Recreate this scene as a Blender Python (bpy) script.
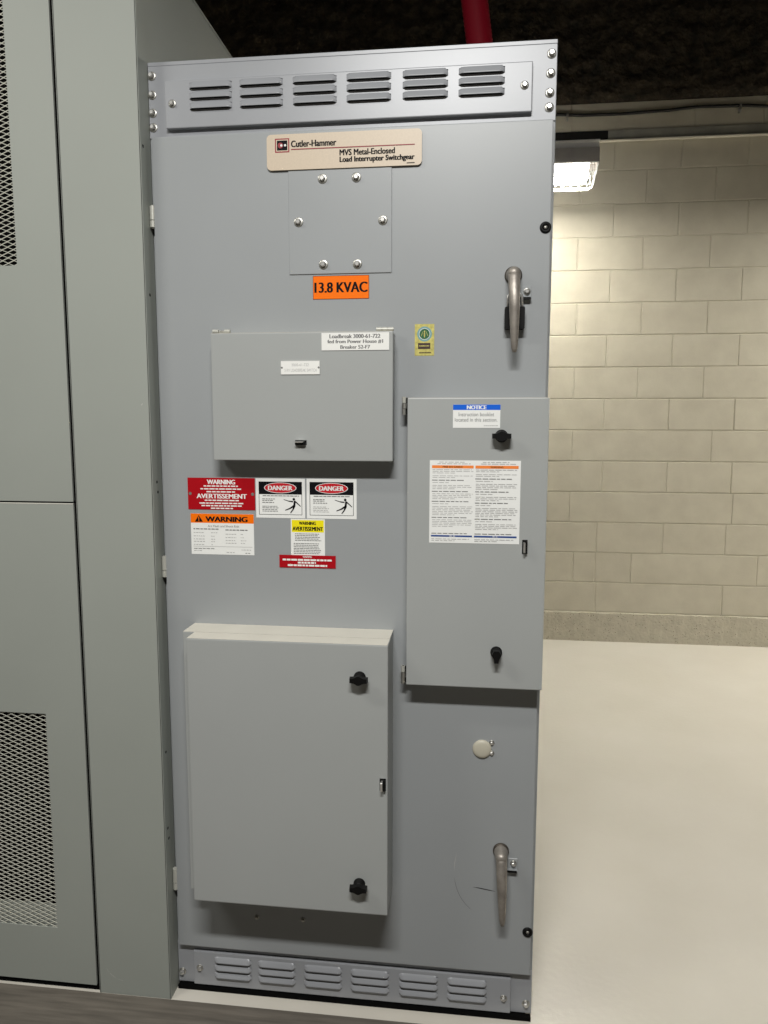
import bpy, bmesh, math, random
from mathutils import Vector, Matrix
random.seed(7)
for o in list(bpy.data.objects): bpy.data.objects.remove(o, do_unlink=True)
SC = bpy.context.scene
COL = SC.collection
PI = math.pi

# ------------------------------------------------------------------ camera
cam = bpy.data.cameras.new('camera'); co = bpy.data.objects.new('camera', cam); COL.objects.link(co)
cam.sensor_fit = 'VERTICAL'; cam.sensor_height = 36.0; cam.lens = 742.48/1024*36
cam.clip_start = .05
co.location = (0.7494, -1.7151, 1.4703)
co.rotation_euler = (1.4501, -0.0015, 0.1195)
SC.camera = co
# ------------------------------------------------------------------ light, exposure
SC.view_settings.view_transform = 'Standard'; SC.view_settings.look = 'None'
SC.view_settings.gamma = 1.0; SC.view_settings.exposure = 0.0
SC.view_settings.use_curve_mapping = False
w = bpy.data.worlds.new('world'); SC.world = w; w.use_nodes = True
w.node_tree.nodes['Background'].inputs[0].default_value = (.9, .93, 1, 1)
w.node_tree.nodes['Background'].inputs[1].default_value = .002
def area(name, loc, target, sx, sy, power, col):
    l = bpy.data.lights.new(name, 'AREA'); l.shape = 'RECTANGLE'; l.size = sx; l.size_y = sy
    l.energy = power; l.color = col
    o = bpy.data.objects.new(name, l); COL.objects.link(o); o.location = loc
    o.rotation_euler = (Vector(target)-Vector(loc)).to_track_quat('-Z', 'Y').to_euler()
    return o
area('ceiling_lamp_light', (.68, -2.12, 3.2), (.68, -2.02, 0), 1.0, .16, 104, (1, .985, .95))
area('ceiling_lamp_light', (-1.3, -1.25, 3.2), (-1.3, -1.15, 0), 1.0, .16, 25, (1, .98, .90))
area('wall_fill_light', (4.5, 2.65, 2.86), (4.5, 2.66, 0), 2.2, .12, 108, (1, .965, .87))  # unseen light added off to the right to brighten the wall

# ------------------------------------------------------------------ materials
def mat(name, col, rough=.5, metal=0., spec=.5, noise=0., nscale=4., bump=0., bscale=200., emis=None, estr=0., tint=None, stretch=(1, 1, 1), bdist=.001):
    m = bpy.data.materials.new(name); m.use_nodes = True
    nt = m.node_tree; N = nt.nodes; L = nt.links; b = N['Principled BSDF']
    b.inputs['Roughness'].default_value = rough; b.inputs['Metallic'].default_value = metal
    b.inputs['Specular IOR Level'].default_value = spec
    b.inputs['Base Color'].default_value = (*col, 1)
    m.diffuse_color = (*col, 1)
    tc = N.new('ShaderNodeTexCoord'); mp = N.new('ShaderNodeMapping'); mp.inputs['Scale'].default_value = stretch
    L.new(tc.outputs['Object'], mp.inputs['Vector'])
    if noise > 0:
        n = N.new('ShaderNodeTexNoise'); n.inputs['Scale'].default_value = nscale; n.inputs['Detail'].default_value = 6
        L.new(mp.outputs[0], n.inputs['Vector'])
        r = N.new('ShaderNodeValToRGB'); t = tint or tuple(c*(1-noise) for c in col)
        r.color_ramp.elements[0].position = .32; r.color_ramp.elements[1].position = .68
        r.color_ramp.elements[0].color = (*t, 1); r.color_ramp.elements[1].color = (*col, 1)
        L.new(n.outputs['Fac'], r.inputs[0]); L.new(r.outputs[0], b.inputs['Base Color'])
    if bump > 0:
        n2 = N.new('ShaderNodeTexNoise'); n2.inputs['Scale'].default_value = bscale; n2.inputs['Detail'].default_value = 3
        L.new(mp.outputs[0], n2.inputs['Vector'])
        bp = N.new('ShaderNodeBump'); bp.inputs['Strength'].default_value = bump; bp.inputs['Distance'].default_value = bdist
        L.new(n2.outputs['Fac'], bp.inputs['Height']); L.new(bp.outputs[0], b.inputs['Normal'])
    if emis:
        b.inputs['Emission Color'].default_value = (*emis, 1); b.inputs['Emission Strength'].default_value = estr
    return m
M = {}
M['paint'] = mat('grey_cabinet_paint', (.350, .368, .378), .36, 0, .5, .05, 2.5, .06, 260)
M['paint_box'] = mat('grey_box_paint', (.392, .408, .402), .42, 0, .5, .04, 3, .06, 260)
M['paint_vent'] = mat('grey_vent_paint', (.350, .362, .385), .36, .06, .5, .06, 6, .04, 200)
M['paint_rail'] = mat('grey_rail_paint', (.350, .362, .385), .36, .06, .5, .06, 6, .04, 200)
M['paint_left'] = mat('green_grey_paint', (.352, .374, .342), .55, 0, .5, .06, 2, .06, 240)
M['screen'] = mat('pale_expanded_metal', (.66, .66, .58), .5, .0)
M['black'] = mat('black_plastic', (.005, .005, .005), .5, 0, .18)
M['dust_highlight'] = mat('dusty_top_highlight', (.66, .635, .56), .6, 0, .3, .08, 12)  # dust on box tops; also highlight lines painted on lid and door edges
M['bevel'] = mat('edge_highlight', (.62, .61, .55), .5)  # bright highlight painted along the top flange of the left doors
M['dark'] = mat('dark_recess_shade', (.004, .004, .004), .9, 0, .05)  # flat black painting the shade in gaps, slots and the cabinet interior
M['chrome'] = mat('bright_zinc', (.82, .81, .78), .28, .8, .5, .2, 60)
M['zinc'] = mat('dull_zinc', (.55, .54, .50), .38, .85, .5, .2, 40)
M['cast'] = mat('cast_handle_metal', (.40, .365, .325), .46, .55, .5, .35, 45, .5, 140)
M['castdark'] = mat('tarnished_ring', (.10, .085, .07), .5, .6)
M['white'] = mat('white_sticker', (.88, .89, .87), .5, 0, .2)
M['offwhite'] = mat('white_engraved_plastic', (.88, .88, .85), .45, 0, .25)
M['red'] = mat('red_sign', (.42, .004, .010), .5, 0, .15)
M['dred'] = mat('red_oval', (.60, .02, .03), .5, 0, .15)
M['ink'] = mat('black_ink', (.006, .006, .008), .6, 0, .1)
M['fine'] = mat('grey_fine_print', (.46, .46, .45), .5)
M['fine2'] = mat('dark_fine_print', (.17, .17, .17), .5)
M['orange'] = mat('orange_label', (1.0, .185, .003), .5, 0, .15)
M['orange2'] = mat('pale_orange_label', (.95, .27, .06), .5, 0, .2)
M['yellow'] = mat('yellow_label', (.95, .82, .01), .5, 0, .2)
M['blue'] = mat('blue_label', (.01, .13, .72), .5, 0, .2)
M['navy'] = mat('navy_label', (.02, .07, .28), .45)
M['gold'] = mat('gold_foil', (.78, .70, .22), .35, .25, .5, .35, 120)
M['teal'] = mat('teal_seal', (.20, .38, .40), .4)
M['green'] = mat('green_seal', (.03, .13, .05), .4)
M['brown'] = mat('brown_seal_band', (.06, .035, .03), .4)
M['cream'] = mat('cream_nameplate', (.66, .55, .42), .40, 0, .5, .06, 300)
M['maroon'] = mat('maroon_line', (.30, .02, .03), .5)
M['cap'] = mat('beige_plug', (.56, .53, .43), .45)
M['redpipe'] = mat('red_conduit_paint', (.20, .003, .012), .6, 0, .15)
M['cable'] = mat('black_cable', (.012, .011, .01), .5)
M['rail'] = mat('grey_steel_angle', (.40, .385, .33), .5, .1, .5, .3, 8)
M['raillip'] = mat('lit_steel_lip', (.80, .77, .66), .45, 0)  # light caught by the lip, painted as a paler tone
M['housing'] = mat('lamp_housing_metal', (.42, .39, .36), .4, .4, .5, .2, 10)
M['housing_w'] = mat('lamp_channel_paint', (.88, .86, .83), .35)
M['tube'] = mat('fluorescent_tube', (1, 1, 1), .5, emis=(1, .98, .88), estr=90)
M['lens_lit'] = mat('lit_lens', (1, 1, 1), .5, emis=(1, .965, .87), estr=96)
M['lens_side'] = mat('lit_lens_side', (.9, .9, .88), .5, emis=(1, .98, .93), estr=11.0)
M['wire'] = mat('white_guard_wire', (.8, .8, .76), .4)
M['mat'] = mat('brown_grey_matting', (.175, .155, .130), .6, 0, .4, .40, 5, .5, 60, stretch=(1.2, 14, 8))
M['scuff'] = mat('dark_scuff', (.05, .05, .05), .6)
M['scuff2'] = mat('faint_scuff', (.20, .205, .205), .5)
M['scratch'] = mat('pale_scratch', (.50, .50, .47), .5)

def nmat(name, colA, colB, scale, rough, bump=0, bscale=30, bdist=.003, colC=None, spots=None):
    m = mat(name, colA, rough, 0, .5, .01, scale, bump, bscale, tint=colB, bdist=bdist)
    return m
M['block'] = nmat('painted_block', (.585, .545, .440), (.520, .480, .385), 7, .55, .35, 90, .002)
M['curb'] = nmat('painted_rough_concrete', (.54, .50, .40), (.46, .425, .335), 16, .7, .8, 60, .006)
M['upper'] = nmat('dark_sprayed_coating', (.052, .038, .022), (.010, .008, .005), 14, .95, 1.0, 18, .05)
M['floor'] = nmat('epoxy_floor', (.68, .645, .575), (.625, .590, .515), 2.2, .30, .25, 55, .003)
M['plain'] = nmat('plain_wall_paint', (.50, .47, .39), (.46, .43, .36), 3, .6)
M['block_dim'] = nmat('grey_wall_paint', (.12, .115, .10), (.10, .095, .085), 3, .6)
M['ceil'] = nmat('dark_ceiling', (.03, .026, .02), (.015, .013, .01), 10, .9)
# pits in the concrete curb
def add_spots(m, scale, thr, col, stretch=(1, 1, 1)):
    nt = m.node_tree; N = nt.nodes; L = nt.links; b = N['Principled BSDF']
    src = b.inputs['Base Color'].links[0].from_socket
    tc = N.new('ShaderNodeTexCoord'); v = N.new('ShaderNodeTexVoronoi'); v.inputs['Scale'].default_value = scale
    n = N.new('ShaderNodeTexNoise'); n.inputs['Scale'].default_value = scale*.25
    L.new(tc.outputs['Object'], v.inputs['Vector']); L.new(tc.outputs['Object'], n.inputs['Vector'])
    mu = N.new('ShaderNodeMath'); mu.operation = 'MULTIPLY'; mu.inputs[1].default_value = thr*2
    L.new(n.outputs['Fac'], mu.inputs[0])
    lt = N.new('ShaderNodeMath'); lt.operation = 'LESS_THAN'; L.new(v.outputs['Distance'], lt.inputs[0]); L.new(mu.outputs[0], lt.inputs[1])
    mx = N.new('ShaderNodeMix'); mx.data_type = 'RGBA'; L.new(lt.outputs[0], mx.inputs['Factor'])
    L.new(src, mx.inputs['A']); mx.inputs['B'].default_value = (*col, 1)
    L.new(mx.outputs['Result'], b.inputs['Base Color'])
add_spots(M['curb'], 60, .135, (.12, .105, .08))

# ------------------------------------------------------------------ helpers
WPOS = {}
def empty(name, loc, label, cat, group=None):
    o = bpy.data.objects.new(name, None); COL.objects.link(o); o.location = loc; o.empty_display_size = .1
    o['label'] = label; o['category'] = cat
    if group: o['group'] = group
    WPOS[o.name] = Vector(loc); return o

class B:
    """collects shapes of one part in world coordinates"""
    def __init__(s): s.bm = bmesh.new(); s.mats = []
    def mi(s, m):
        if m not in s.mats: s.mats.append(m)
        return s.mats.index(m)
    def box(s, x0, x1, y0, y1, z0, z1, m='paint', bev=0., seg=1):
        t = bmesh.new(); bmesh.ops.create_cube(t, size=1)
        for v in t.verts:
            v.co = Vector(((x0+x1)/2+v.co.x*(x1-x0), (y0+y1)/2+v.co.y*(y1-y0), (z0+z1)/2+v.co.z*(z1-z0)))
        if bev > 0: bmesh.ops.bevel(t, geom=t.edges[:], offset=bev, segments=seg, affect='EDGES', profile=.6)
        s.merge(t, m); return s
    def merge(s, t, m, smooth=False):
        i = s.mi(m); vm = {}
        for v in t.verts: vm[v] = s.bm.verts.new(v.co)
        for f in t.faces:
            try:
                g = s.bm.faces.new([vm[v] for v in f.verts]); g.material_index = i; g.smooth = smooth
            except ValueError: pass
        t.free()
    def face(s, pts, m):
        g = s.bm.faces.new([s.bm.verts.new(p) for p in pts]); g.material_index = s.mi(m); return g
    def cyl(s, a, b, r, m, r2=None, n=20, cap=True, smooth=True):
        a = Vector(a); b = Vector(b); d = (b-a); r2 = r if r2 is None else r2
        q = d.to_track_quat('Z', 'Y').to_matrix(); i = s.mi(m)
        A = [s.bm.verts.new(a+q@Vector((r*math.cos(2*PI*k/n), r*math.sin(2*PI*k/n), 0))) for k in range(n)]
        C = [s.bm.verts.new(b+q@Vector((r2*math.cos(2*PI*k/n), r2*math.sin(2*PI*k/n), 0))) for k in range(n)]
        for k in range(n):
            f = s.bm.faces.new((A[k], A[(k+1) % n], C[(k+1) % n], C[k])); f.material_index = i; f.smooth = smooth
        if cap:
            for c in (A[::-1], C):
                f = s.bm.faces.new([s.bm.verts.new(v.co) for v in c]); f.material_index = i
        return s
    def lathe(s, c, axis, prof, m, n=24):
        """prof: (radius, height along axis)"""
        c = Vector(c); q = Vector(axis).to_track_quat('Z', 'Y').to_matrix(); i = s.mi(m); rings = []
        for r, h in prof:
            if r <= 1e-6: rings.append([s.bm.verts.new(c+q@Vector((0, 0, h)))]*n)
            else: rings.append([s.bm.verts.new(c+q@Vector((r*math.cos(2*PI*k/n), r*math.sin(2*PI*k/n), h))) for k in range(n)])
        for a, b in zip(rings, rings[1:]):
            for k in range(n):
                vs = [a[k], a[(k+1) % n], b[(k+1) % n], b[k]]; u = []
                for v in vs:
                    if v not in u: u.append(v)
                if len(u) > 2:
                    f = s.bm.faces.new(u); f.material_index = i; f.smooth = True
        return s
    def tube(s, pts, r, m, n=10, closed=False, sx=1., up=(1, 0, 0)):
        """swept tube, r scalar or list; sx squashes across 'up'"""
        P = [Vector(p) for p in pts]; R = r if isinstance(r, (list, tuple)) else [r]*len(P); i = s.mi(m); rings = []
        for k, p in enumerate(P):
            d = (P[min(k+1, len(P)-1)]-P[max(k-1, 0)]) if not closed else (P[(k+1) % len(P)]-P[k-1])
            d.normalize(); u = Vector(up); u = (u-d*u.dot(d)); u.normalize(); v = d.cross(u)
            rr = R[k]; ru, rv = rr if isinstance(rr, (tuple, list)) else (rr, rr*sx)
            rings.append([s.bm.verts.new(p+u*ru*math.cos(2*PI*j/n)+v*rv*math.sin(2*PI*j/n)) for j in range(n)])
        seq = list(zip(rings, rings[1:]))
        if closed: seq.append((rings[-1], rings[0]))
        for a, b in seq:
            for j in range(n):
                f = s.bm.faces.new((a[j], a[(j+1) % n], b[(j+1) % n], b[j])); f.material_index = i; f.smooth = True
        if not closed:
            for c in (rings[0][::-1], rings[-1]):
                f = s.bm.faces.new(c); f.material_index = i
        return s
    def link(s, name, parent=None, label=None, fixn=True):
        if fixn: bmesh.ops.recalc_face_normals(s.bm, faces=s.bm.faces[:])
        co = [v.co for v in s.bm.verts]
        lo = Vector((min(c.x for c in co), min(c.y for c in co), min(c.z for c in co)))
        hi = Vector((max(c.x for c in co), max(c.y for c in co), max(c.z for c in co)))
        org = (lo+hi)/2
        for v in s.bm.verts: v.co -= org
        me = bpy.data.meshes.new(name); s.bm.to_mesh(me); s.bm.free()
        for m in s.mats: me.materials.append(M[m])
        o = bpy.data.objects.new(name, me); COL.objects.link(o)
        WPOS[o.name] = org
        if parent: o.parent = parent; o.location = org-WPOS[parent.name]
        else: o.location = org
        if label: o['label'] = label
        return o
def copy_to(src, loc, parent):
    c = src.copy(); COL.objects.link(c); c.parent = parent
    WPOS[c.name] = Vector(loc); c.location = Vector(loc)-WPOS[parent.name]; return c
def struct(o): o['kind'] = 'structure'; return o
def tag(o, label, cat, group=None):
    o['label'] = label; o['category'] = cat
    if group: o['group'] = group
    return o

class Sticker:
    """flat sign on a plane y=y0 facing -y, drawn in u,v of its own rectangle"""
    def __init__(s, x0, x1, z0, z1, y0, base='white', th=.0006, rnd=0.):
        s.x0, s.x1, s.z0, s.z1, s.y = x0, x1, z0, z1, y0-th; s.b = B(); s.k = 0
        if rnd > 0: s.b.merge(rrect(x0, x1, z0, z1, y0, y0-th, rnd), base)
        else: s.b.box(x0, x1, y0-th, y0, z0, z1, base)
    def P(s, u, v): return Vector((s.x0+(s.x1-s.x0)*u, s.y-.00015*s.k, s.z0+(s.z1-s.z0)*v))
    def layer(s): s.k += 1
    def rect(s, u0, v0, u1, v1, m): s.b.face([s.P(u0, v0), s.P(u1, v0), s.P(u1, v1), s.P(u0, v1)], m)
    def poly(s, pts, m): s.b.face([s.P(*p) for p in pts], m)
    def ell(s, cu, cv, ru, rv, m, n=32): s.poly([(cu+ru*math.cos(2*PI*k/n), cv+rv*math.sin(2*PI*k/n)) for k in range(n)], m)
    def disc(s, cu, cv, r, m, n=28):
        W = s.x1-s.x0; H = s.z1-s.z0; s.ell(cu, cv, r/W, r/H, m, n)
    def seg(s, u0, v0, u1, v1, w0, w1, m):
        a = s.P(u0, v0); c = s.P(u1, v1); d = (c-a).normalized(); n = Vector((d.z, 0, -d.x))
        s.b.face([a-n*w0/2, c-n*w1/2, c+n*w1/2, a+n*w0/2], m)
    def frame(s, u0, v0, u1, v1, t, m):
        W = s.x1-s.x0; H = s.z1-s.z0; a = t/W; c = t/H
        s.rect(u0, v0, u1, v0+c, m); s.rect(u0, v1-c, u1, v1, m); s.rect(u0, v0+c, u0+a, v1-c, m); s.rect(u1-a, v0+c, u1, v1-c, m)
    def text(s, t, u0, v0, u1, v1, m, bold=0., shear=0.):
        cu = bpy.data.curves.new('t', 'FONT'); cu.body = t; cu.shear = shear; cu.resolution_u = 3
        o = bpy.data.objects.new('t', cu); me = bpy.data.meshes.new_from_object(o)
        if len(me.vertices):
            xs = [v.co.x for v in me.vertices]; ys = [v.co.y for v in me.vertices]
            ax, bx, ay, by = min(xs), max(xs), min(ys), max(ys)
            i = s.b.mi(m)
            hgt = (v1-v0)*(s.z1-s.z0)/(s.x1-s.x0); sh = bold*hgt*1.6; cells = (-sh, 0, sh) if bold > 0 else (0,)
            for q, du in enumerate(cells):
                vs = []
                for v in me.vertices:
                    c = s.P(u0+sh+(v.co.x-ax)/(bx-ax)*(u1-u0-2*sh)+du, v0+(v.co.y-ay)/(by-ay)*(v1-v0)); c.y -= .00003*q; vs.append(s.b.bm.verts.new(c))
                for p in me.polygons:
                    try:
                        f = s.b.bm.faces.new([vs[k] for k in p.vertices]); f.material_index = i
                    except ValueError: pass
        bpy.data.meshes.remove(me); bpy.data.objects.remove(o); bpy.data.curves.remove(cu)
    def fine(s, u0, u1, v, h, m, fill=1.):
        """one line of illegible fine print"""
        u = u0; end = u0+(u1-u0)*fill
        while u < end-.01:
            l = random.uniform(.035, .10)*(u1-u0)**.5*1.2; e = min(u+l, end); s.rect(u, v, e, v+h, m); u = e+.012
    def link(s, name, parent, label=None):
        return s.b.link(name, parent, label, fixn=False)
def rrect(x0, x1, z0, z1, ya, yb, r, n=6):
    t = bmesh.new(); pts = []
    for cx, cz, a in ((x1-r, z1-r, 0), (x0+r, z1-r, 90), (x0+r, z0+r, 180), (x1-r, z0+r, 270)):
        for k in range(n+1):
            q = math.radians(a+90*k/n); pts.append((cx+r*math.cos(q), cz+r*math.sin(q)))
    A = [t.verts.new((x, ya, z)) for x, z in pts]; C = [t.verts.new((x, yb, z)) for x, z in pts]; k = len(pts)
    for i in range(k): t.faces.new((A[i], A[(i+1) % k], C[(i+1) % k], C[i]))
    t.faces.new(A); t.faces.new(C[::-1]); bmesh.ops.recalc_face_normals(t, faces=t.faces[:]); return t

# ------------------------------------------------------------------ the room
YW = 3.3176; ZJ = .1993; CH = .2032; PITCH = .4045
b = B(); b.box(-4.5, 6.5, -5.2, YW+.3, -.1, 0, 'floor'); struct(b.link('floor'))
b = B(); b.box(-4.5, 6.5, -5.2, YW+.3, 4.7, 4.8, 'ceil'); struct(b.link('ceiling'))
b = B(); b.box(-4.6, -4.5, -5.2, YW+.3, 0, 4.7, 'block_dim'); struct(b.link('wall_left'))
b = B(); b.box(6.5, 6.6, -5.2, YW+.3, 0, 4.7, 'block_dim'); struct(b.link('wall_right'))
b = B(); b.box(-4.5, 6.5, -5.3, -5.2, 0, 4.7, 'block_dim'); struct(b.link('wall_front'))
# block wall: individual bevelled block faces on a mortar plane
rows = {0: [1.5808, 2.3942], 1: [1.4265, 1.5709, 1.8022, 2.6032], 2: [1.5731, 2.001, 2.3938], 3: [1.3894, 2.4267], 4: [1.5951, 2.0066, 2.41],
        5: [1.3951, 2.2749], 6: [1.5925, 2.0, 2.4053], 7: [1.3942, 1.7977, 2.2049], 8: [1.5955, 2.0046, 2.4113], 9: [1.3993, 1.8045, 2.2103],
        10: [1.6023, 2.0096, 2.4064], 11: [1.392, 1.7981, 2.2054], 12: [1.6115, 2.0082, 2.421], 13: [1.4005, 1.8053, 2.2202],
        14: [1.6028, 2.0077, 2.4047], 15: [1.33, 2.0736]}
b = B(); b.box(-4.5, 6.5, YW+.004, YW+.3, 0, 4.7, 'block'); J = .0045
for k in range(16):
    z0 = ZJ+CH*k; z1 = z0+CH; js = list(rows[k])
    x = js[0]-PITCH
    while x > -4.5: js.insert(0, x); x -= PITCH
    x = js[-1]+PITCH
    while x < 6.5: js.append(x); x += PITCH
    js = [-4.5]+js+[6.5]
    for a, c in zip(js, js[1:]):
        if c-a < .03: continue
        j = J if (k > 7 or random.random() < .6) else .003
        d = random.uniform(-.0006, .0006)
        t = [(a+j*.5, z0+J*.5), (c-j*.5, z0+J*.5), (c-j*.5, z1-J*.5), (a+j*.5, z1-J*.5)]
        e = .0035; tt = [(t[0][0]+e, t[0][1]+e), (t[1][0]-e, t[1][1]+e), (t[2][0]-e, t[2][1]-e), (t[3][0]+e, t[3][1]-e)]
        O = [Vector((p[0], YW+.004, p[1])) for p in t]; I = [Vector((p[0], YW+d, p[1])) for p in tt]
        b.face(I, 'block')
        for q in range(4): b.face([O[q], O[(q+1) % 4], I[(q+1) % 4], I[q]], 'block')
struct(b.link('wall_back', fixn=False))
# rough concrete course at the foot of the wall
b = B(); t = bmesh.new()
nx = 420
top = [t.verts.new((-4.5+11*i/nx, YW-.010-random.random()*.003, ZJ-.006+random.uniform(-.004, .004))) for i in range(nx+1)]
bot = [t.verts.new((-4.5+11*i/nx, YW-.014-random.random()*.004, 0)) for i in range(nx+1)]
bk = [t.verts.new((-4.5+11*i/nx, YW+.003, ZJ)) for i in range(nx+1)]
for i in range(nx):
    t.faces.new((bot[i], bot[i+1], top[i+1], top[i])); t.faces.new((top[i], top[i+1], bk[i+1], bk[i]))
b.merge(t, 'curb'); struct(b.link('baseboard_back'))
# dark sprayed coating over the upper wall, ragged lower edge and lumpy surface
from mathutils import noise as mn
t = bmesh.new(); nx, nz = 440, 50; ZU = ZJ+CH*16; g = []
for j in range(nz+1):
    r = []
    for i in range(nx+1):
        x = -4.5+11*i/nx; z = ZU+(4.7-ZU)*j/nz
        if j == 0: z += .016*mn.noise(Vector((x*6, 0, 3)))+.012*mn.noise(Vector((x*25, 5, 0)))
        y = YW-.045-.03*abs(mn.noise(Vector((x*5, z*8, 0))))-.016*mn.noise(Vector((x*19, z*19, 2)))
        if j == 0: y = YW-.012
        for sx in (-.4113, 2.06):
            if abs(x-sx) < .03: y -= .02
        r.append(t.verts.new((x, y, z)))
    g.append(r)
for j in range(nz):
    for i in range(nx): t.faces.new((g[j][i], g[j][i+1], g[j+1][i+1], g[j+1][i]))
edge = [t.verts.new((-4.5+11*i/nx, YW+.003, ZU-.004)) for i in range(nx+1)]
for i in range(nx): t.faces.new((edge[i], edge[i+1], g[0][i+1], g[0][i]))
b = B(); b.merge(t, 'upper', True); struct(b.link('trim_1'))

# steel angle along the wall
o = B(); o.box(1.555, 6.3, YW-.010, YW-.0014, 3.219, 3.281, 'rail'); o.box(-2, 1.555, YW-.006, YW-.0014, 3.219, 3.281, 'cable')
o.box(-2, 1.522, YW-.010, YW-.006, 3.219, 3.270, 'cable'); o.box(-2, 6.3, YW-.034, YW-.006, 3.209, 3.2185, 'raillip', .0015)
tag(o.link('steel_angle'), 'long pale-lipped grey steel angle fixed along the block wall right of the lamp', 'rail')
# cable with clips
e = empty('cable', (2.4, YW-.02, 3.38), 'black cable clipped along the block wall just under the dark coating', 'cable')
pts = []
ctl = [(-1.8, 3.39), (.2, 3.385), (1.2266, 3.3835), (1.42, 3.373), (1.6241, 3.3716), (1.8643, 3.3784), (2.1013, 3.392), (2.3303, 3.3884), (2.499, 3.3785), (2.9, 3.37), (3.5, 3.385), (5.2, 3.38)]
for (xa, za), (xb, zb) in zip(ctl, ctl[1:]):
    for q in range(8):
        s_ = q/8; s2 = s_*s_*(3-2*s_); pts.append((xa+(xb-xa)*s_, YW-.018, za+(zb-za)*s2))
b = B(); b.tube(pts, .0095, 'cable', 8, up=(0, 1, 0)); b.link('cord', e)
clip = None
for x, z in ((1.3005, 3.372), (2.3303, 3.376)):
    b = B(); b.box(x-.006, x+.006, YW-.032, YW, z-.028, z+.020, 'zinc', .002); b.lathe((x, YW-.032, z-.016), (0, -1, 0), [(.006, 0), (.006, .003), (0, .004)], 'zinc', 10)
    b.link('clip', e)

# suspended strip lamp with wire guard
e = empty('strip_lamp', (.75, 2.75, 2.7477), 'lit fluorescent strip lamp with white wire guard hanging before the block wall', 'lamp')
XR = 1.413; XL = .14; YL = 2.75
b = B(); b.box(XL, XR, YL-.05, YL+.05, 2.9699, 3.0165, 'housing_w', .003); b.box(XL, XR+.002, YL-.058, YL+.058, 3.0079, 3.0165, 'housing_w', .001); b.link('channel', e)
b = B()
for (ya, za, yb, zb) in ((YL-.05, 2.9699, YL-.075, 2.8897), (YL+.05, 2.9699, YL+.075, 2.8897)):
    b.box(XL, XR, min(ya, yb)-.001, max(ya, yb)+.001, zb, za, 'housing', .001)
b.box(XL, XR, YL-.06, YL+.06, 2.9591, 2.9721, 'housing'); b.box(XR-.003, XR, YL-.074, YL+.074, 2.8919, 2.9699, 'housing'); b.box(XL, XL+.003, YL-.074, YL+.074, 2.8919, 2.9699, 'housing')
b.link('reflector', e)
b = B(); b.box(XL+.02, XR-.055, YL-.060, YL+.060, 2.8203, 2.8897, 'lens_side'); b.box(XL+.022, XR-.057, YL-.058, YL+.058, 2.8187, 2.8209, 'lens_lit'); b.link('lens', e)
b = B()
def prof(s_, inset=0):   # guard cross-section, half ellipse
    a = PI*s_; return YL-.088*math.cos(a), 2.8886-.122*math.sin(a)**.8
n_x = 26
for i in range(n_x+1):
    x = XL+.01+(XR-.045-XL-.01)*i/n_x
    b.tube([(x, *prof(k/12)) for k in range(13)], .0016, 'wire', 6)
for k in range(0, 13, 1):
    y, z = prof(k/12); b.tube([(XL+.01, y, z), (XR-.045, y, z), ], .0016, 'wire', 6, up=(0, 0.3, 1))
for k in range(0, 13, 2):
    y, z = prof(k/12); f = (2.8886-z)/.122
    b.tube([(XR-.045, y, z), (XR-.004-.02*f, YL+(y-YL)*.95, 2.8886-(2.8886-z)*.9), (XR-.002, YL+(y-YL)*.8, 2.8919)], .0016, 'wire', 6, up=(0, 1, .2))
for f, x in ((.45, XR-.012), (.9, XR-.03)):
    b.tube([(x, YL+(prof(k/12)[0]-YL)*.97, 2.8886-(2.8886-prof(k/12)[1])*f) for k in range(13)], .0016, 'wire', 6)
b.link('wire_guard', e)
for x in (XL+.15, XR-.36):
    b = B(); b.box(x-.02, x+.02, YL+.045, YW-.004, 2.9938, 3.0003, 'zinc', .001); b.box(x-.02, x+.02, YW-.008, YW-.003, 2.9374, 3.0566, 'zinc'); b.link('wall_bracket', e)

# red ribbed conduit rising from behind the cabinet top
P0 = Vector((.748, .7, 2.61)); d = Vector((.7285-.7454, 0, 2.7293-2.6103)).normalized()
e = empty('red_conduit', (.76, .7, 2.277), 'red ribbed conduit rising from the cabinet top towards the dark ceiling', 'pipe')
pts = []; rr = []
L_ = 0
base = Vector((.785, .7, 2.30))
path = []
for k in range(60):
    t_ = k/59
    if t_ < .15: path.append(base.lerp(P0, t_/.15))
    else: path.append(P0+d*((t_-.15)/.85)*2.1)
fine = []
for a, c in zip(path, path[1:]):
    for q in range(6): fine.append(a.lerp(c, q/6))
b = B(); b.tube(fine, [.0385+(.0018 if k % 2 else 0) for k in range(len(fine))], 'redpipe', 20); b.link('ribbed_tube', e)
b = B(); b.lathe((.785, .7, 2.2775), (0, 0, 1), [(.055, 0), (.055, .012), (.046, .014), (.046, .05), (.041, .055)], 'zinc'); b.link('fitting', e)

# floor matting in front of the cabinets
b = B(); b.box(-3.0, 3.2, -3.6, -.0565, 0, .0035, 'mat', .001)
tag(b.link('floor_mat'), 'brown-grey streaked mat on the floor in front of both cabinets', 'mat')

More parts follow.
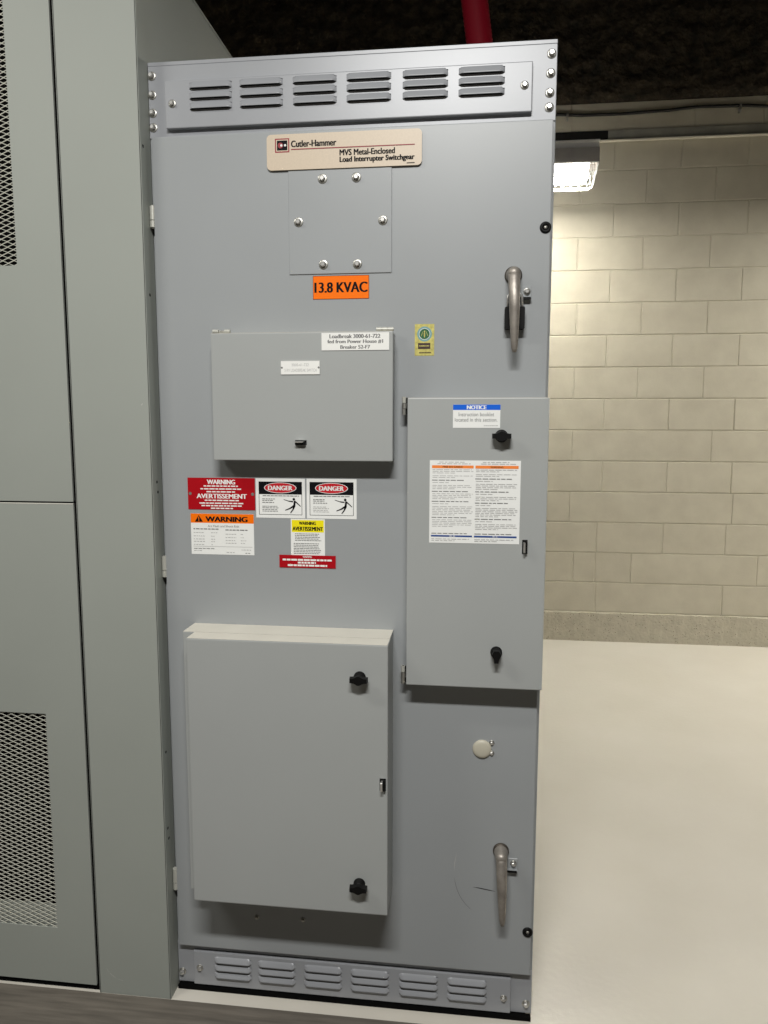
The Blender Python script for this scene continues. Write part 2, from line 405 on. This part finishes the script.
# ------------------------------------------------------------------ shared fasteners
def bolt_mesh(b, x, y, z, r=.0085, hr=.0052, hh=.006, a=.3, m='chrome', flange='zinc'):
    b.lathe((x, y, z), (0, -1, 0), [(r, 0), (r, .0012), (r*.93, .0018), (hr, .002)], flange, 20)
    b.lathe((x, y-.002, z), (0, -1, 0), [(hr*1.15, 0), (hr*1.15, .001)], m, 6)
    n = 6; i = b.mi(m)
    A = [b.bm.verts.new((x+hr*math.cos(a+2*PI*k/n), y-.002, z+hr*math.sin(a+2*PI*k/n))) for k in range(n)]
    C = [b.bm.verts.new((x+hr*.98*math.cos(a+2*PI*k/n), y-.002-hh*.8, z+hr*.98*math.sin(a+2*PI*k/n))) for k in range(n)]
    D = [b.bm.verts.new((x+hr*.7*math.cos(a+2*PI*k/n), y-.002-hh, z+hr*.7*math.sin(a+2*PI*k/n))) for k in range(n)]
    for k in range(n):
        f = b.bm.faces.new((A[k], A[(k+1) % n], C[(k+1) % n], C[k])); f.material_index = i
        f = b.bm.faces.new((C[k], C[(k+1) % n], D[(k+1) % n], D[k])); f.material_index = i
    f = b.bm.faces.new(D); f.material_index = i
def bolts(parent, spots, **kw):
    first = None
    for x, y, z in spots:
        if first is None:
            b = B(); bolt_mesh(b, x, y, z, **kw); first = b.link('bolt', parent, None); off = WPOS[first.name]-Vector((x, y, z))
        else: copy_to(first, Vector((x, y, z))+off, parent)

# ------------------------------------------------------------------ MAIN CABINET
cab = empty('switchgear_cabinet', (.457, .55, 0), 'tall blue-grey steel cabinet with door, louvered vents, warning signs and two lever handles', 'cabinet')
b = B(); b.box(.003, .914, .0, 1.10, .011, 2.275, 'paint', .0025, 2)
b.box(.003, .9135, -.002, .03, 2.2675, 2.2765, 'paint_vent', .001)
b.box(.02, .90, .004, 1.0, .0, .012, 'dark')
b.link('body', cab)
b = B(); b.box(.004, .9132, -.0035, -.0002, 2.112, 2.267, 'paint_rail', .001); b.link('top_rail', cab)
b = B(); b.box(.004, .9132, -.0035, -.0002, .013, .128, 'paint_vent', .001); b.box(.006, .912, -.015, -.001, 0, .010, 'dark'); b.link('bottom_rail', cab)

def vent(z0, z1, louv_z, name_label, screws, y=-.0035, pr=.013):
    b = B(); yf = y-pr; x0, x1 = .0485, .862; m = 'paint_vent'
    b.box(x0, x1, yf, y, z0, z1, m, .0022, 2)
    for cx in (.1545, .2705, .3910, .5110, .6340, .7545):
        for (zt, zb) in louv_z:
            hw = .049; nx, nz = 16, 5; dp = .0078; G = []
            for j in range(nz+1):
                r = []
                for i in range(nx+1):
                    u = -1+2*i/nx; t_ = j/nz
                    ex = max(0, 1-abs(u)**8)**.5 if abs(u) < 1 else 0
                    ed = min(1, (1-abs(u))/.16); ed = math.sin(ed*PI/2)
                    h = dp*(t_**.85)*ed
                    z = zt+(zb-zt)*t_
                    if abs(u) > .84 and j == 0: z -= (zt-zb)*.5*((abs(u)-.84)/.16)**2
                    r.append(b.bm.verts.new((cx+u*hw, yf-.0002-h, z)))
                G.append(r)
            mi = b.mi(m); mk = b.mi('dark')
            for j in range(nz):
                for i in range(nx):
                    f = b.bm.faces.new((G[j][i], G[j+1][i], G[j+1][i+1], G[j][i+1])); f.material_index = mi; f.smooth = True
            lo = [b.bm.verts.new((v.co.x, yf-.0004, v.co.z+.0002)) for v in G[-1]]
            for i in range(nx):
                f = b.bm.faces.new((G[-1][i], lo[i], lo[i+1], G[-1][i+1])); f.material_index = mk
    o = b.link('vent_panel', cab, name_label, fixn=False)
    bolts(o, [(sx, yf, sz) for sx, sz in screws], r=.0088, hr=.0056, hh=.006)
vent(2.1275, 2.229, [(2.2245, 2.2085), (2.2030, 2.187), (2.1810, 2.165)], 'louvered vent panel above the door', [(.0648, 2.1799), (.8452, 2.1808)])
vent(.015, .108, [(.0985, .0840), (.0775, .0630), (.0565, .0420)], 'louvered vent panel below the door', [(.0656, .0624), (.845, .0551)], pr=.0085)
bolts(cab, [(.0132, -.0035, 2.2463), (.0132, -.0035, 2.2056), (.0132, -.0035, 2.1668), (.0132, -.0035, 2.1355),
            (.9012, -.0035, 2.2465), (.9002, -.0035, 2.2076), (.8992, -.0035, 2.1684), (.8989, -.0035, 2.1391),
            (.0149, -.0035, .0419), (.9002, -.0035, .0391)], r=.0098, hr=.0062, hh=.008)
# bolt tips on the roof edge
f_ = None
for x in (.0819, .4607, .8345):
    if f_ is None:
        b = B(); b.lathe((x, .012, 2.2765), (0, 0, 1), [(.007, 0), (.007, .002), (.005, .004), (0, .005)], 'chrome', 12); f_ = b.link('roof_bolt', cab); z_ = WPOS[f_.name].z
    else: copy_to(f_, (x, .012, z_), cab)

# big door
YD = -.022
b = B(); b.box(.0150, .9075, YD, -.0045, .1293, 2.1085, 'paint', .0022, 2); door = b.link('door', cab)
# door hinges at its left edge
def hinge_v(x, y, z0, z1, r, m1, parent, name='hinge'):
    b = B(); h = z1-z0
    for a, c in ((0, .31), (.35, 1)): b.cyl((x, y, z0+h*a), (x, y, z0+h*c), r, m1, n=18)
    b.cyl((x, y, z0-.002), (x, y, z1+.002), r*.6, m1, n=10)
    b.box(x, x+r*1.8, y+r*.2, y+r*.9, z0, z1, m1)
    return b.link(name, parent)
M['hinge'] = mat('pale_hinge_paint', (.52, .52, .47), .4, .2)
for z0, z1 in ((1.913, 1.960), (1.0965, 1.1455), (.282, .3375)):
    hinge_v(.0105, -.0175, z0, z1, .0068, 'hinge', door)
# blank plate with six bolts
b = B(); b.box(.3308, .5628, YD-.0025, YD, 1.800, 2.03, 'paint', .0008); pl = b.link('blank_plate', door)
bolts(pl, [(.4087, YD-.0025, 2.0039), (.4845, YD-.0025, 2.0043), (.3535, YD-.0025, 1.9133), (.5432, YD-.0025, 1.912), (.4093, YD-.0025, 1.8203), (.4862, YD-.0025, 1.8196)], r=.0105, hr=.0062, hh=.007)
# maker's nameplate
s = Sticker(.2840, .6285, 2.0245, 2.0999, YD-.0028, 'cream', .0030, .010)
s.layer()
s.rect(.055, .49, .149, .885, 'maroon'); s.layer(); s.rect(.0625, .525, .1415, .85, 'cream'); s.layer(); s.rect(.068, .55, .136, .825, 'ink'); s.layer()
s.disc(.091, .69, .0060, 'maroon'); s.layer(); s.disc(.097, .69, .0025, 'white'); s.disc(.122, .69, .0025, 'white')
s.text('Cutler-Hammer', .160, .63, .455, .81, 'ink', .03)
s.rect(.160, .555, .955, .58, 'maroon')
s.text('MVS Metal-Enclosed', .475, .345, .83, .51, 'ink', .03)
s.text('Load Interrupter Switchgear', .475, .115, .955, .31, 'ink', .03)
s.rect(.905, .055, .955, .075, 'ink')
s.link('nameplate', door, 'cream nameplate reading Cutler-Hammer')
# 13.8 KVAC
s = Sticker(.3843, .5120, 1.7448, 1.7962, YD, 'orange'); s.layer(); s.frame(0, 0, 1, 1, .0008, 'ink')
s.text('13.8 KVAC', .025, .28, .975, .72, 'ink', .035); s.link('voltage_label', door, 'orange label reading 13.8 KVAC')
# gold seal
s = Sticker(.6153, .6588, 1.6180, 1.6872, YD, 'gold'); s.layer()
s.disc(.50, .685, .0165, 'teal'); s.layer(); s.disc(.50, .685, .0125, 'white'); s.layer(); s.disc(.50, .685, .0115, 'green'); s.layer()
s.ell(.50, .66, .035, .09, 'gold'); s.disc(.50, .77, .0016, 'gold'); s.seg(.33, .62, .42, .76, .0010, .0008, 'gold'); s.seg(.67, .62, .58, .76, .0010, .0008, 'gold')
s.rect(.17, .215, .80, .40, 'brown'); s.layer(); s.fine(.22, .76, .29, .035, 'gold')
s.fine(.22, .85, .08, .03, 'brown'); s.link('inspection_seal', door, 'gold foil seal with a round green emblem')
# red WARNING / AVERTISSEMENT
s = Sticker(.0762, .2405, 1.2628, 1.3385, YD, 'red', .0010); s.layer()
s.text('WARNING', .29, .80, .71, .945, 'white', .04)
for v, a, c in ((.725, .24, .75), (.635, .19, .81), (.545, .28, .72)): s.fine(a, c, v, .038, 'white')
s.text('AVERTISSEMENT', .13, .355, .88, .50, 'white', .04)
for v, a, c in ((.275, .25, .76), (.185, .17, .84), (.105, .20, .80), (.025, .34, .67)): s.fine(a, c, v, .038, 'white')
for u in (.035, .965): s.disc(u, .50, .0038, 'zinc'); 
s.layer()
for u in (.035, .965): s.disc(u, .50, .0022, 'chrome')
s.link('warning_sign', door, 'red sign reading WARNING AVERTISSEMENT in white')
# orange WARNING
s = Sticker(.0812, .2360, 1.1547, 1.2528, YD, 'white'); s.layer(); s.rect(0, .775, 1, 1, 'orange'); s.layer()
s.poly([(.065, .80), (.195, .80), (.13, .965)], 'ink'); s.layer(); s.seg(.13, .845, .13, .925, .0016, .0022, 'orange'); s.disc(.13, .825, .0011, 'orange')
s.text('WARNING', .235, .81, .905, .935, 'ink', .06)
s.text('Arc Flash and Shock Risk', .27, .675, .77, .725, 'fine2', .0)
s.fine(.04, .44, .615, .022, 'fine2'); s.fine(.55, .90, .60, .022, 'fine2')
for v in (.53, .445, .37, .31, .235): s.fine(.04, .22, v, .014, 'fine'); s.fine(.32, .44, v, .014, 'fine', random.uniform(.3, 1))
for v in (.50, .42, .345, .28): s.fine(.55, .72, v, .014, 'fine'); s.fine(.79, .88, v, .014, 'fine', random.uniform(.4, 1))
s.rect(.03, .195, .97, .202, 'fine'); s.fine(.04, .38, .135, .014, 'fine2'); s.fine(.04, .18, .085, .014, 'fine'); s.fine(.80, .95, .12, .014, 'fine'); s.fine(.56, .70, .05, .014, 'fine'); s.fine(.86, .95, .04, .014, 'fine2')
s.link('arc_flash_label', door, 'white arc flash label with orange WARNING header')
# two DANGER signs
def danger(x0, x1, z0, z1, dense):
    s = Sticker(x0, x1, z0, z1, YD, 'white'); s.layer(); s.frame(.06, .08, .94, .92, .0011, 'ink')
    s.rect(.06, .60, .94, .92, 'ink'); s.layer(); s.ell(.5, .765, .33, .135, 'white'); s.layer(); s.ell(.5, .765, .315, .122, 'dred'); s.layer()
    s.text('DANGER', .25, .705, .75, .82, 'white', .05)
    s.fine(.14, .88, .555, .018, 'fine2')
    for v in (.475, .435, .385)[:3]: s.fine(.13, .42, v, .016, 'fine2', random.uniform(.75, 1))
    for v in (.29, .25, .205, .165): s.fine(.13, .50, v, .014, 'fine2' if dense else 'fine', random.uniform(.7, 1))
    U = lambda px: (px-40)/332; V = lambda py: 1-(py-55)/270
    T = [((228, 197), (262, 208), .0012, .0016), ((262, 208), (292, 212), .0022, .003), ((303, 207), (342, 243), .003, .0016), ((300, 238), (270, 258), .0045, .003), ((270, 258), (238, 271), .0028, .0018),
         ((301, 240), (290, 266), .0045, .003), ((290, 266), (273, 290), .003, .0018), ((303, 206), (299, 243), .0042, .0052)]
    for (a, c, w0, w1) in T: s.seg(U(a[0]), V(a[1]), U(c[0]), V(c[1]), w0, w1, 'ink')
    s.disc(U(297), V(195), .0030, 'ink'); s.link('danger_sign', door, 'white sign with black DANGER header, red oval and falling figure')
danger(.2425, .3605, 1.2455, 1.3385, True); danger(.3645, .4825, 1.2455, 1.3388, False)
# yellow WARNING
s = Sticker(.3255, .4070, 1.157, 1.2440, YD, 'white'); s.layer(); s.rect(.03, .64, .97, .97, 'yellow'); s.layer()
s.text('WARNING', .24, .84, .74, .93, 'ink', .04); s.text('AVERTISSEMENT', .05, .68, .95, .79, 'ink', .04)
for v in (.585, .54, .495, .45, .405): s.fine(.12, .90, v, .018, 'fine2', random.uniform(.85, 1))
for v in (.32, .275, .23, .185, .14, .095, .05): s.fine(.08, .92, v, .018, 'fine2', random.uniform(.85, 1))
s.link('warning_label', door, 'white label with yellow WARNING AVERTISSEMENT header')
s = Sticker(.2970, .4325, 1.1277, 1.1578, YD-.0006, 'red', .0010); s.layer()
s.text('WARNING', .42, .80, .58, .96, 'white', .01)
for v, a, c in ((.56, .06, .93), (.34, .33, .65), (.12, .15, .85)): s.fine(a, c, v, .14, 'white')
s.link('warning_plate', door, 'small red plate with lines of white lettering')
# plugs / grommets
def grommet(x, z, lab):
    b = B(); b.lathe((x, YD, z), (0, -1, 0), [(.0125, 0), (.0125, .0015), (.0105, .004), (.0062, .0045), (.0055, .001), (0, .001)], 'black', 24)
    b.lathe((x, YD-.0018, z), (0, -1, 0), [(.004, 0), (.004, .0012), (0, .0015)], 'zinc', 10); b.link('grommet', door, lab)
grommet(.8964, 1.887, None); grommet(.8982, .2439, None)
b = B(); b.lathe((.781, YD, .7025), (0, -1, 0), [(.0225, 0), (.0225, .002), (.021, .0045), (.015, .0062), (.006, .007), (0, .007)], 'cap', 32); b.link('round_plug', door, 'beige round plug')
bolts(door, [(.8035, YD, .7190), (.8037, YD, .6935)], r=.0062, hr=.0042, hh=.004)
# little screws below the lower box
bolts(door, [(.2240, YD, .2247), (.3429, YD, .2282)], r=.0060, hr=.0040, hh=.004, m='zinc')
# scuffs
b = B()
def weld(b): bmesh.ops.remove_doubles(b.bm, verts=b.bm.verts[:], dist=.0012)
def flatline(b, pts, w_, m):
    for k in range(len(pts)-1):
        a = Vector((pts[k][0], YD-.00025, pts[k][1])); c = Vector((pts[k+1][0], YD-.00025, pts[k+1][1])); d_ = (c-a).normalized(); n_ = Vector((d_.z, 0, -d_.x))
        wa = w_*math.sin(PI*(k+.15)/(len(pts)-.7))**.5; wb = w_*math.sin(PI*min(.999, (k+1.15)/(len(pts)-.7)))**.5 if k < len(pts)-2 else w_*.2
        b.face([a-n_*wa/2, c-n_*wb/2, c+n_*wb/2, a+n_*wa/2], m)
flatline(b, [(.763, .3499), (.778, .3492), (.7919, .3471), (.806, .345), (.8207, .3429)], .0026, 'scuff')
arc = []
for k in range(15):
    a = math.radians(165+k*7.2); arc.append((.800+.078*math.cos(a)*1.03, .385+.106*math.sin(a)))
weld(b); b.link('scuff_mark', door, 'dark straight scuff', fixn=False)
b = B(); flatline(b, arc, .0014, 'scuff2'); weld(b); b.link('scuff_mark', door, 'faint curved scuff', fixn=False)
b = B(); flatline(b, [(.7255, .44), (.7205, .41), (.7190, .385)], .0016, 'scratch'); weld(b); b.link('scuff_mark', door, 'pale short scuff', fixn=False)

# lever handles
def lever(xh, zh, xt, zt, lab):
    b = B()
    b.lathe((xh, YD, zh), (0, -1, 0), [(.0190, 0), (.0190, .004), (.0175, .006), (.0165, .007)], 'castdark', 28)
    b.lathe((xh, YD-.004, zh-.0005), (0, -1, 0), [(.0168, 0), (.0150, .018), (.0135, .030), (.0095, .037), (0, .039)], 'cast', 24)
    N_ = 22; pts = []; R = []
    for k in range(N_+1):
        t_ = k/N_; z = zh+.004-(zh+.004-zt)*t_; x = xh+(xt-xh)*t_
        y = YD-.030-.020*math.sin(min(1, t_*2.2)*PI/2)+.006*t_**3
        wv = .0133*(1-t_)+.0066*t_+.0010*math.sin(t_*PI); 
        if k == 0: wv = .007
        if k == N_: wv = .0042
        if k == N_-1: wv = .0064
        pts.append((x, y, z)); R.append((wv, wv*.72))
    b.tube(pts, R, 'cast', 16, up=(1, 0, 0))
    return b.link('lever_handle', door, lab)
h1 = lever(.8300, 1.7880, .8335, 1.6195, 'worn metal lever handle'); h2 = lever(.8302, .4500, .8352, .2865, 'worn metal lever handle')
# padlock hasp brackets beside the handles
def hasp(x, z, sx, lab=None):
    b = B(); b.box(x-.016, x+.006, YD-.0125, YD-.0100, z-.018, z-.0150, 'zinc', .0005)
    b.box(x-.018, x+.009, YD-.012, YD, z-.0165, z-.0140, 'paint', .0004); b.box(x-.014, x+.010, YD-.0022, YD, z-.015, z+.012, 'paint', .0006)
    b.box(x-.016, x+.008, YD-.0130, YD-.0118, z-.0180, z-.0130, 'black')
    bolt_mesh(b, x, YD-.0022, z, r=.0078, hr=.0056, hh=.006); return b.link('hasp_bracket', door)
hasp(.8600, 1.7532, 1); hasp(.8603, .4205, 1)

# ---- boxes
def knob(x, y, z, vertical, parent, s=1.):
    b = B()
    b.lathe((x, y, z), (0, -1, 0), [(.0155*s, 0), (.0155*s, .004), (.0142*s, .005), (.0132*s, .015), (.0120*s, .017), (0, .0172)], 'black', 28)
    t = bmesh.new()
    # wing grip: pinched bar with swollen middle
    n = 20; pr_ = []
    for k in range(n+1):
        u = -1+2*k/n; pr_.append((u*.023*s, (.0060+.0065*math.exp(-(u/.42)**2))*s))
    A = [(a, h) for a, h in pr_]+[(a, -h) for a, h in pr_[::-1]]
    fr = []; bk_ = []
    for a, h in A:
        p, q = (h, a) if vertical else (a, h)
        if vertical and a > .012*s: q = .012*s
        fr.append(t.verts.new((x+p*.93, y-.027, z+q*.93))); bk_.append(t.verts.new((x+p, y-.013, z+q)))
    m_ = len(A)
    for k in range(m_): t.faces.new((bk_[k], bk_[(k+1) % m_], fr[(k+1) % m_], fr[k]))
    t.faces.new(fr); t.faces.new(bk_[::-1]); bmesh.ops.remove_doubles(t, verts=t.verts[:], dist=1e-5)
    bmesh.ops.recalc_face_normals(t, faces=t.faces[:]); b.merge(t, 'black')
    return b.link('wing_knob', parent, 'black wing knob')
def latch(x, y, z, w_, h_, parent, horiz):
    b = B(); b.box(x-w_/2, x+w_/2, y-.0012, y, z-h_/2, z+h_/2, 'black')
    if horiz: b.box(x-w_*.42, x+w_*.30, y-.016, y, z+h_*.02, z+h_*.30, 'chrome', .0006); b.box(x-w_*.45, x+w_*.45, y-.010, y-.001, z-h_*.45, z-h_*.02, 'black')
    else: b.box(x-w_*.30, x+w_*.05, y-.015, y, z-h_*.38, z+h_*.34, 'chrome', .0006); b.box(x+w_*.1, x+w_*.45, y-.008, y-.001, z-h_*.45, z+h_*.45, 'black')
    return b.link('latch', parent, 'bright latch tab in a black slot')
# upper relay box (top hinged lid)
b = B(); b.box(.1630, .5700, -.062, YD, 1.3855, 1.6655, 'paint_box', .0015); b.box(.164, .569, -.0615, YD-.0005, 1.6655, 1.6659, 'dust_highlight'); ub = b.link('upper_box', cab, 'wide shallow box with a top-hinged lid')
b = B(); b.box(.1595, .5715, -.0715, -.0630, 1.3830, 1.6670, 'paint_box', .0022, 2)
b.box(.1600, .5712, -.0635, -.030, 1.3835, 1.3850, 'paint_box'); b.box(.1600, .5710, -.0712, -.0632, 1.6668, 1.6675, 'dust_highlight', .0002); b.link('lid', ub)
def hinge_h(x0, x1, y, z, parent, skip=None):
    b = B(); n = 3; L_ = (x1-x0)/n
    for k in range(n):
        if skip == k: continue
        b.cyl((x0+L_*k+.0005, y, z), (x0+L_*(k+1)-.0005, y, z), .0046, 'hinge', n=14)
    b.cyl((x0, y, z), (x1, y, z), .0026, 'zinc', n=8); b.box(x0+L_, x1-L_, y-.001, y+.010, z-.010, z+.001, 'hinge'); b.link('hinge', parent)
hinge_h(.1535, .1955, -.040, 1.6745, ub, 1); hinge_h(.5305, .5700, -.040, 1.6750, ub)
latch(.3640, -.0715, 1.4240, .026, .0105, ub, True)
s = Sticker(.4127, .5637, 1.6265, 1.6652, -.0715, 'offwhite', .0012); s.layer(); s.frame(0, 0, 1, 1, .0005, 'fine')
s.text('Loadbreak 3000-61-722', .12, .68, .87, .90, 'fine2', .04); s.text('fed from Power House #1', .09, .38, .91, .60, 'fine2', .04); s.text('Breaker 52-F7', .28, .09, .72, .29, 'fine2', .04)
s.link('feed_label', ub, 'white label reading Loadbreak 3000-61-722')
s = Sticker(.3202, .4088, 1.5748, 1.6050, -.0715, 'offwhite', .0016); s.layer(); s.frame(0, 0, 1, 1, .0006, 'fine')
s.text('3000-61-722', .28, .60, .72, .80, 'fine', 0); s.text('5 KV LOADBREAK SWITCH', .10, .20, .92, .42, 'fine', 0)
for u in (.03, .97): s.disc(u, .50, .0022, 'fine2')
s.link('switch_tag', ub, 'small white engraved tag')
# right box
b = B(); b.box(.6090, .9090, -.068, YD, .8770, 1.5195, 'paint_box', .0015); rb = b.link('instrument_box', cab, 'tall box with instruction sheets on its door')
b = B(); b.box(.6048, .9103, -.0800, -.0690, .8730, 1.5225, 'paint_box', .0022, 2); b.box(.6052, .9099, -.0797, -.0693, 1.5222, 1.5229, 'dust_highlight', .0002); b.link('box_door', rb)
def hinge_s(x, y, z0, z1, parent):
    b = B(); h = z1-z0
    b.cyl((x, y, z0+h*.66), (x, y, z1), .0048, 'hinge', n=14); b.cyl((x+.001, y, z0+h*.35), (x+.001, y, z0+h*.64), .0062, 'zinc', n=14); b.cyl((x, y, z0), (x, y, z0+h*.33), .0048, 'zinc', n=14)
    b.cyl((x, y, z0), (x, y, z1), .003, 'black', n=8); b.box(x, .610, y+.001, y+.006, z0+h*.05, z1-h*.05, 'black'); b.link('hinge', parent)
hinge_s(.5945, -.050, 1.4860, 1.5260, rb); hinge_s(.5950, -.050, .8660, .9080, rb)
knob(.8094, -.080, 1.4405, False, rb, .9); knob(.8075, -.080, .9580, True, rb, .85)
latch(.8648, -.080, 1.1985, .0115, .031, rb, False)
s = Sticker(.7043, .8060, 1.4578, 1.5079, -.080, 'white'); s.layer(); s.rect(0, .77, 1, 1, 'blue'); s.layer()
s.text('NOTICE', .29, .80, .71, .965, 'white', .06)
s.text('Instruction booklet', .12, .50, .87, .66, 'fine2', 0); s.text('located in this section.', .04, .27, .94, .43, 'fine2', 0); s.fine(.66, .95, .08, .035, 'fine')
s.link('notice_label', rb, 'white label with blue NOTICE header')
s = Sticker(.6548, .8524, 1.2038, 1.3870, -.080, 'white'); s.layer()
for side, (a, c) in enumerate(((.025, .485), (.505, .975))):
    s.fine(a+.08, c-.10, .975, .008, 'fine'); s.fine(a+.06, c-.03, .955, .008, 'fine')
    s.rect(a, .905, c, .940, 'orange2'); s.layer()
    s.text('MISE EN GARDE' if side == 0 else 'WARNING', a+(.12 if side == 0 else .165), .912, c-(.12 if side == 0 else .165), .933, 'ink', .01)
    v = .885; para = [3, 2, -1, 1, 3, -1, 4, -1, 1, 6, -1, 5] if side == 0 else [2, 2, -1, 1, 4, -1, 1, 3, -1, 1, 6, -1, 1, 4]
    for n_ in para:
        if n_ < 0:
            s.fine(a, c-.03, v, .009, 'fine2', random.uniform(.86, 1)); v -= .0270
        else:
            for q in range(n_): s.fine(a+.006, c, v, .0065, 'fine', .55 if (q == n_-1 and n_ > 1) else (.4 if n_ == 1 else random.uniform(.94, 1))); v -= .0200
            v -= .014
    s.fine(a, c-.06, .112, .009, 'fine2')
    s.rect(a-.005, .075, c-.005, .095, 'navy'); s.layer(); s.fine(a+.2, a+.27, .081, .008, 'white')
    s.fine(a, c-.04, .045, .007, 'fine'); s.fine(a, c-.2, .025, .007, 'fine')
s.link('instruction_sheet', rb, 'white bilingual instruction sheet with orange headers')
# lower box
b = B(); b.box(.0860, .5685, -.093, YD, .3360, .9840, 'paint_box', .0015); b.box(.0830, .5695, -.0965, -.086, .3400, .9840, 'paint_box', .001); b.box(.0835, .5690, -.0960, YD-.0005, .9840, .9846, 'dust_highlight'); lb = b.link('lower_box', cab, 'deep box low on the door')
b = B(); b.box(.1115, .5710, -.1500, -.1000, .3480, .9850, 'paint_box', .0028, 2); b.box(.114, .566, -.101, -.096, .352, .980, 'dark'); b.box(.1130, .5695, -.1490, -.1010, .9848, .9855, 'dust_highlight', .0002); b.link('box_door', lb)
for z0 in (.915, .475, .395): hinge_v(.1040, -.118, z0, z0+.040, .0040, 'hinge', lb)
knob(.5085, -.150, .9110, False, lb, .88); knob(.5065, -.150, .4225, False, lb, .88)
latch(.5600, -.150, .6645, .014, .028, lb, False)
for x in (.105, .117, .535, .547):
    b = B(); b.lathe((x, -.055, .984), (0, 0, 1), [(.0035, 0), (.0035, .0005), (0, .0006)], 'zinc', 10); b.link('rivet', lb)

# padlock hanging at the upper handle
e = empty('padlock', (.834, -.040, 1.672), 'black padlock with chrome shackle behind the upper lever handle', 'padlock')
b = B(); b.merge(rrect(.8125, .8555, 1.6715, 1.7185, -.0460, -.0240, .003), 'black'); b.box(.8125, .8555, -.0465, -.0235, 1.6735, 1.6755, 'black'); b.link('lock_body', e)
pts = [(.8185, -.035, 1.716), (.8185, -.035, 1.738)]+[(.8340+.0155*math.cos(a), -.035, 1.738+.0125*math.sin(a)) for a in [PI-PI*k/10 for k in range(1, 10)]]+[(.8495, -.035, 1.738), (.8495, -.035, 1.716)]
b = B(); b.tube(pts, .0027, 'chrome', 10, up=(0, 1, 0)); b.link('shackle', e)

# ------------------------------------------------------------------ LEFT CABINET
lc = empty('metal_enclosure', (-.57, .55, 0), 'taller green-grey steel cabinet at left edge with diamond-mesh vents in its doors', 'cabinet')
YP = -.0535; XS = .001
b = B()
b.box(-1.20, -1.17, -.03, 1.2, 0, 2.5655, 'paint_left', .001); b.box(-.03, XS, .0005, 1.2, 0.0, 2.5655, 'paint_left', .001)
b.box(-1.17, -.03, -.028, 1.2, 2.535, 2.5655, 'paint_left'); b.box(-1.17, -.03, 1.17, 1.2, 0, 2.535, 'paint_left')
b.box(-1.17, -.03, .0, 1.17, 0, .012, 'dark'); b.box(-1.17, -.19, -.0445, -.004, 0, .016, 'dark')
b.box(-1.17, -.19, .02, .03, .012, 2.53, 'dark')  # black sheet painting the interior shade behind the mesh
b.box(-.012, XS+.001, .02, 1.2, 2.5655, 2.572, 'paint_left')
b.link('body', lc)
b = B(); b.box(-.1895, .0025, YP, YP+.0025, 0, 2.5655, 'paint_left', .001); b.box(-.001, .0028, YP, -.0005, 0, 2.5655, 'paint_left', .0012)
b.box(-.1895, -.187, YP, -.02, 0, 2.5655, 'paint_left'); post = b.link('corner_post', lc)
b = B(); b.box(-.1972, -.1897, YP+.005, -.032, .014, 2.55, 'dark'); b.link('seam_shade', lc)  # black strip painting the shade in the seam beside the post
for y, z in ((-.040, 2.0838), (-.031, 1.7602), (-.029, 1.3275), (-.0253, 1.3032), (-.0323, .6552), (-.0365, .457), (-.0326, .428)):
    b = B(); b.cyl((.0024, y, z), (.0029, y, z), .0038, 'dark', n=12); b.link('screw_hole', post)
def fl2(pts, w_, m):
    for k in range(len(pts)-1):
        a = Vector((pts[k][0], YP-.0002, pts[k][1])); c = Vector((pts[k+1][0], YP-.0002, pts[k+1][1])); d_ = (c-a).normalized(); n_ = Vector((d_.z, 0, -d_.x))*w_/2
        b.face([a-n_, c-n_, c+n_, a+n_], m)
b = B(); fl2([(-.168, .070), (-.160, .058), (-.145, .046), (-.125, .040), (-.095, .036), (-.060, .034)], .0012, 'scratch')
weld(b); b.link('scratch_mark', post, fixn=False)
b = B(); fl2([(-.018, 1.508), (-.014, 1.512)], .002, 'scratch'); b.link('scratch_mark', post, fixn=False)
def ldoor(z0, z1, mz0, mz1, mx1, mx0=-.90):
    X0, X1 = -1.165, -.1975; b = B(); t_ = .0025; yb = -.030
    def pan(a, c, d0, d1): b.box(a, c, YP, YP+t_, d0, d1, 'paint_left')
    pan(X0, mx0, z0, z1); pan(mx1, X1, z0, z1); pan(mx0, mx1, z0, mz0); pan(mx0, mx1, mz1, z1)
    b.box(X1-t_, X1, YP+t_, yb, z0, z1, 'paint_left'); b.box(X0, X0+t_, YP+t_, yb, z0, z1, 'paint_left')
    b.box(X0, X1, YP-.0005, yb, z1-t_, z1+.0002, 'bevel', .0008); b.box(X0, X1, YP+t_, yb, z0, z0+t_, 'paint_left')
    o = b.link('door', lc)
    # expanded metal mesh
    g = B(); i = g.mi('screen'); PW, PH = .0283, .0121; hw = .00078; ym = YP+.0045; dd = .0016
    nx = int((mx1-mx0)/(PW/2))+2; nz = int((mz1-mz0)/PH)+2
    for r in range(nz*2):
        for side in (1,):
            pts = [(mx1+.004-k*PW/2, mz0-.003+r*PH/2+(PH/4)*(1 if (k+r) % 2 else -1)*.92) for k in range(nx)]
            if pts[0][1] > mz1+.004: continue
            T = []
            for x, z in pts:
                T.append([g.bm.verts.new((x, ym, z-hw)), g.bm.verts.new((x, ym-dd*.3, z+hw)), g.bm.verts.new((x, ym+dd, z+hw)), g.bm.verts.new((x, ym+dd, z-hw))])
            for a, c in zip(T, T[1:]):
                for q in range(4):
                    f = g.bm.faces.new((a[q], a[(q+1) % 4], c[(q+1) % 4], c[q])); f.material_index = i
    g.link('mesh_screen', o)
    return o
d1 = ldoor(.0200, 1.2755, .172, .7475, -.2975)
d2 = ldoor(1.2800, 2.53, 1.829, 2.42, -.3065)
b = B(); b.box(-.92, -.25, YP+.022, YP+.0235, .15, .222, 'paint_left'); b.link('inner_lip', d1)
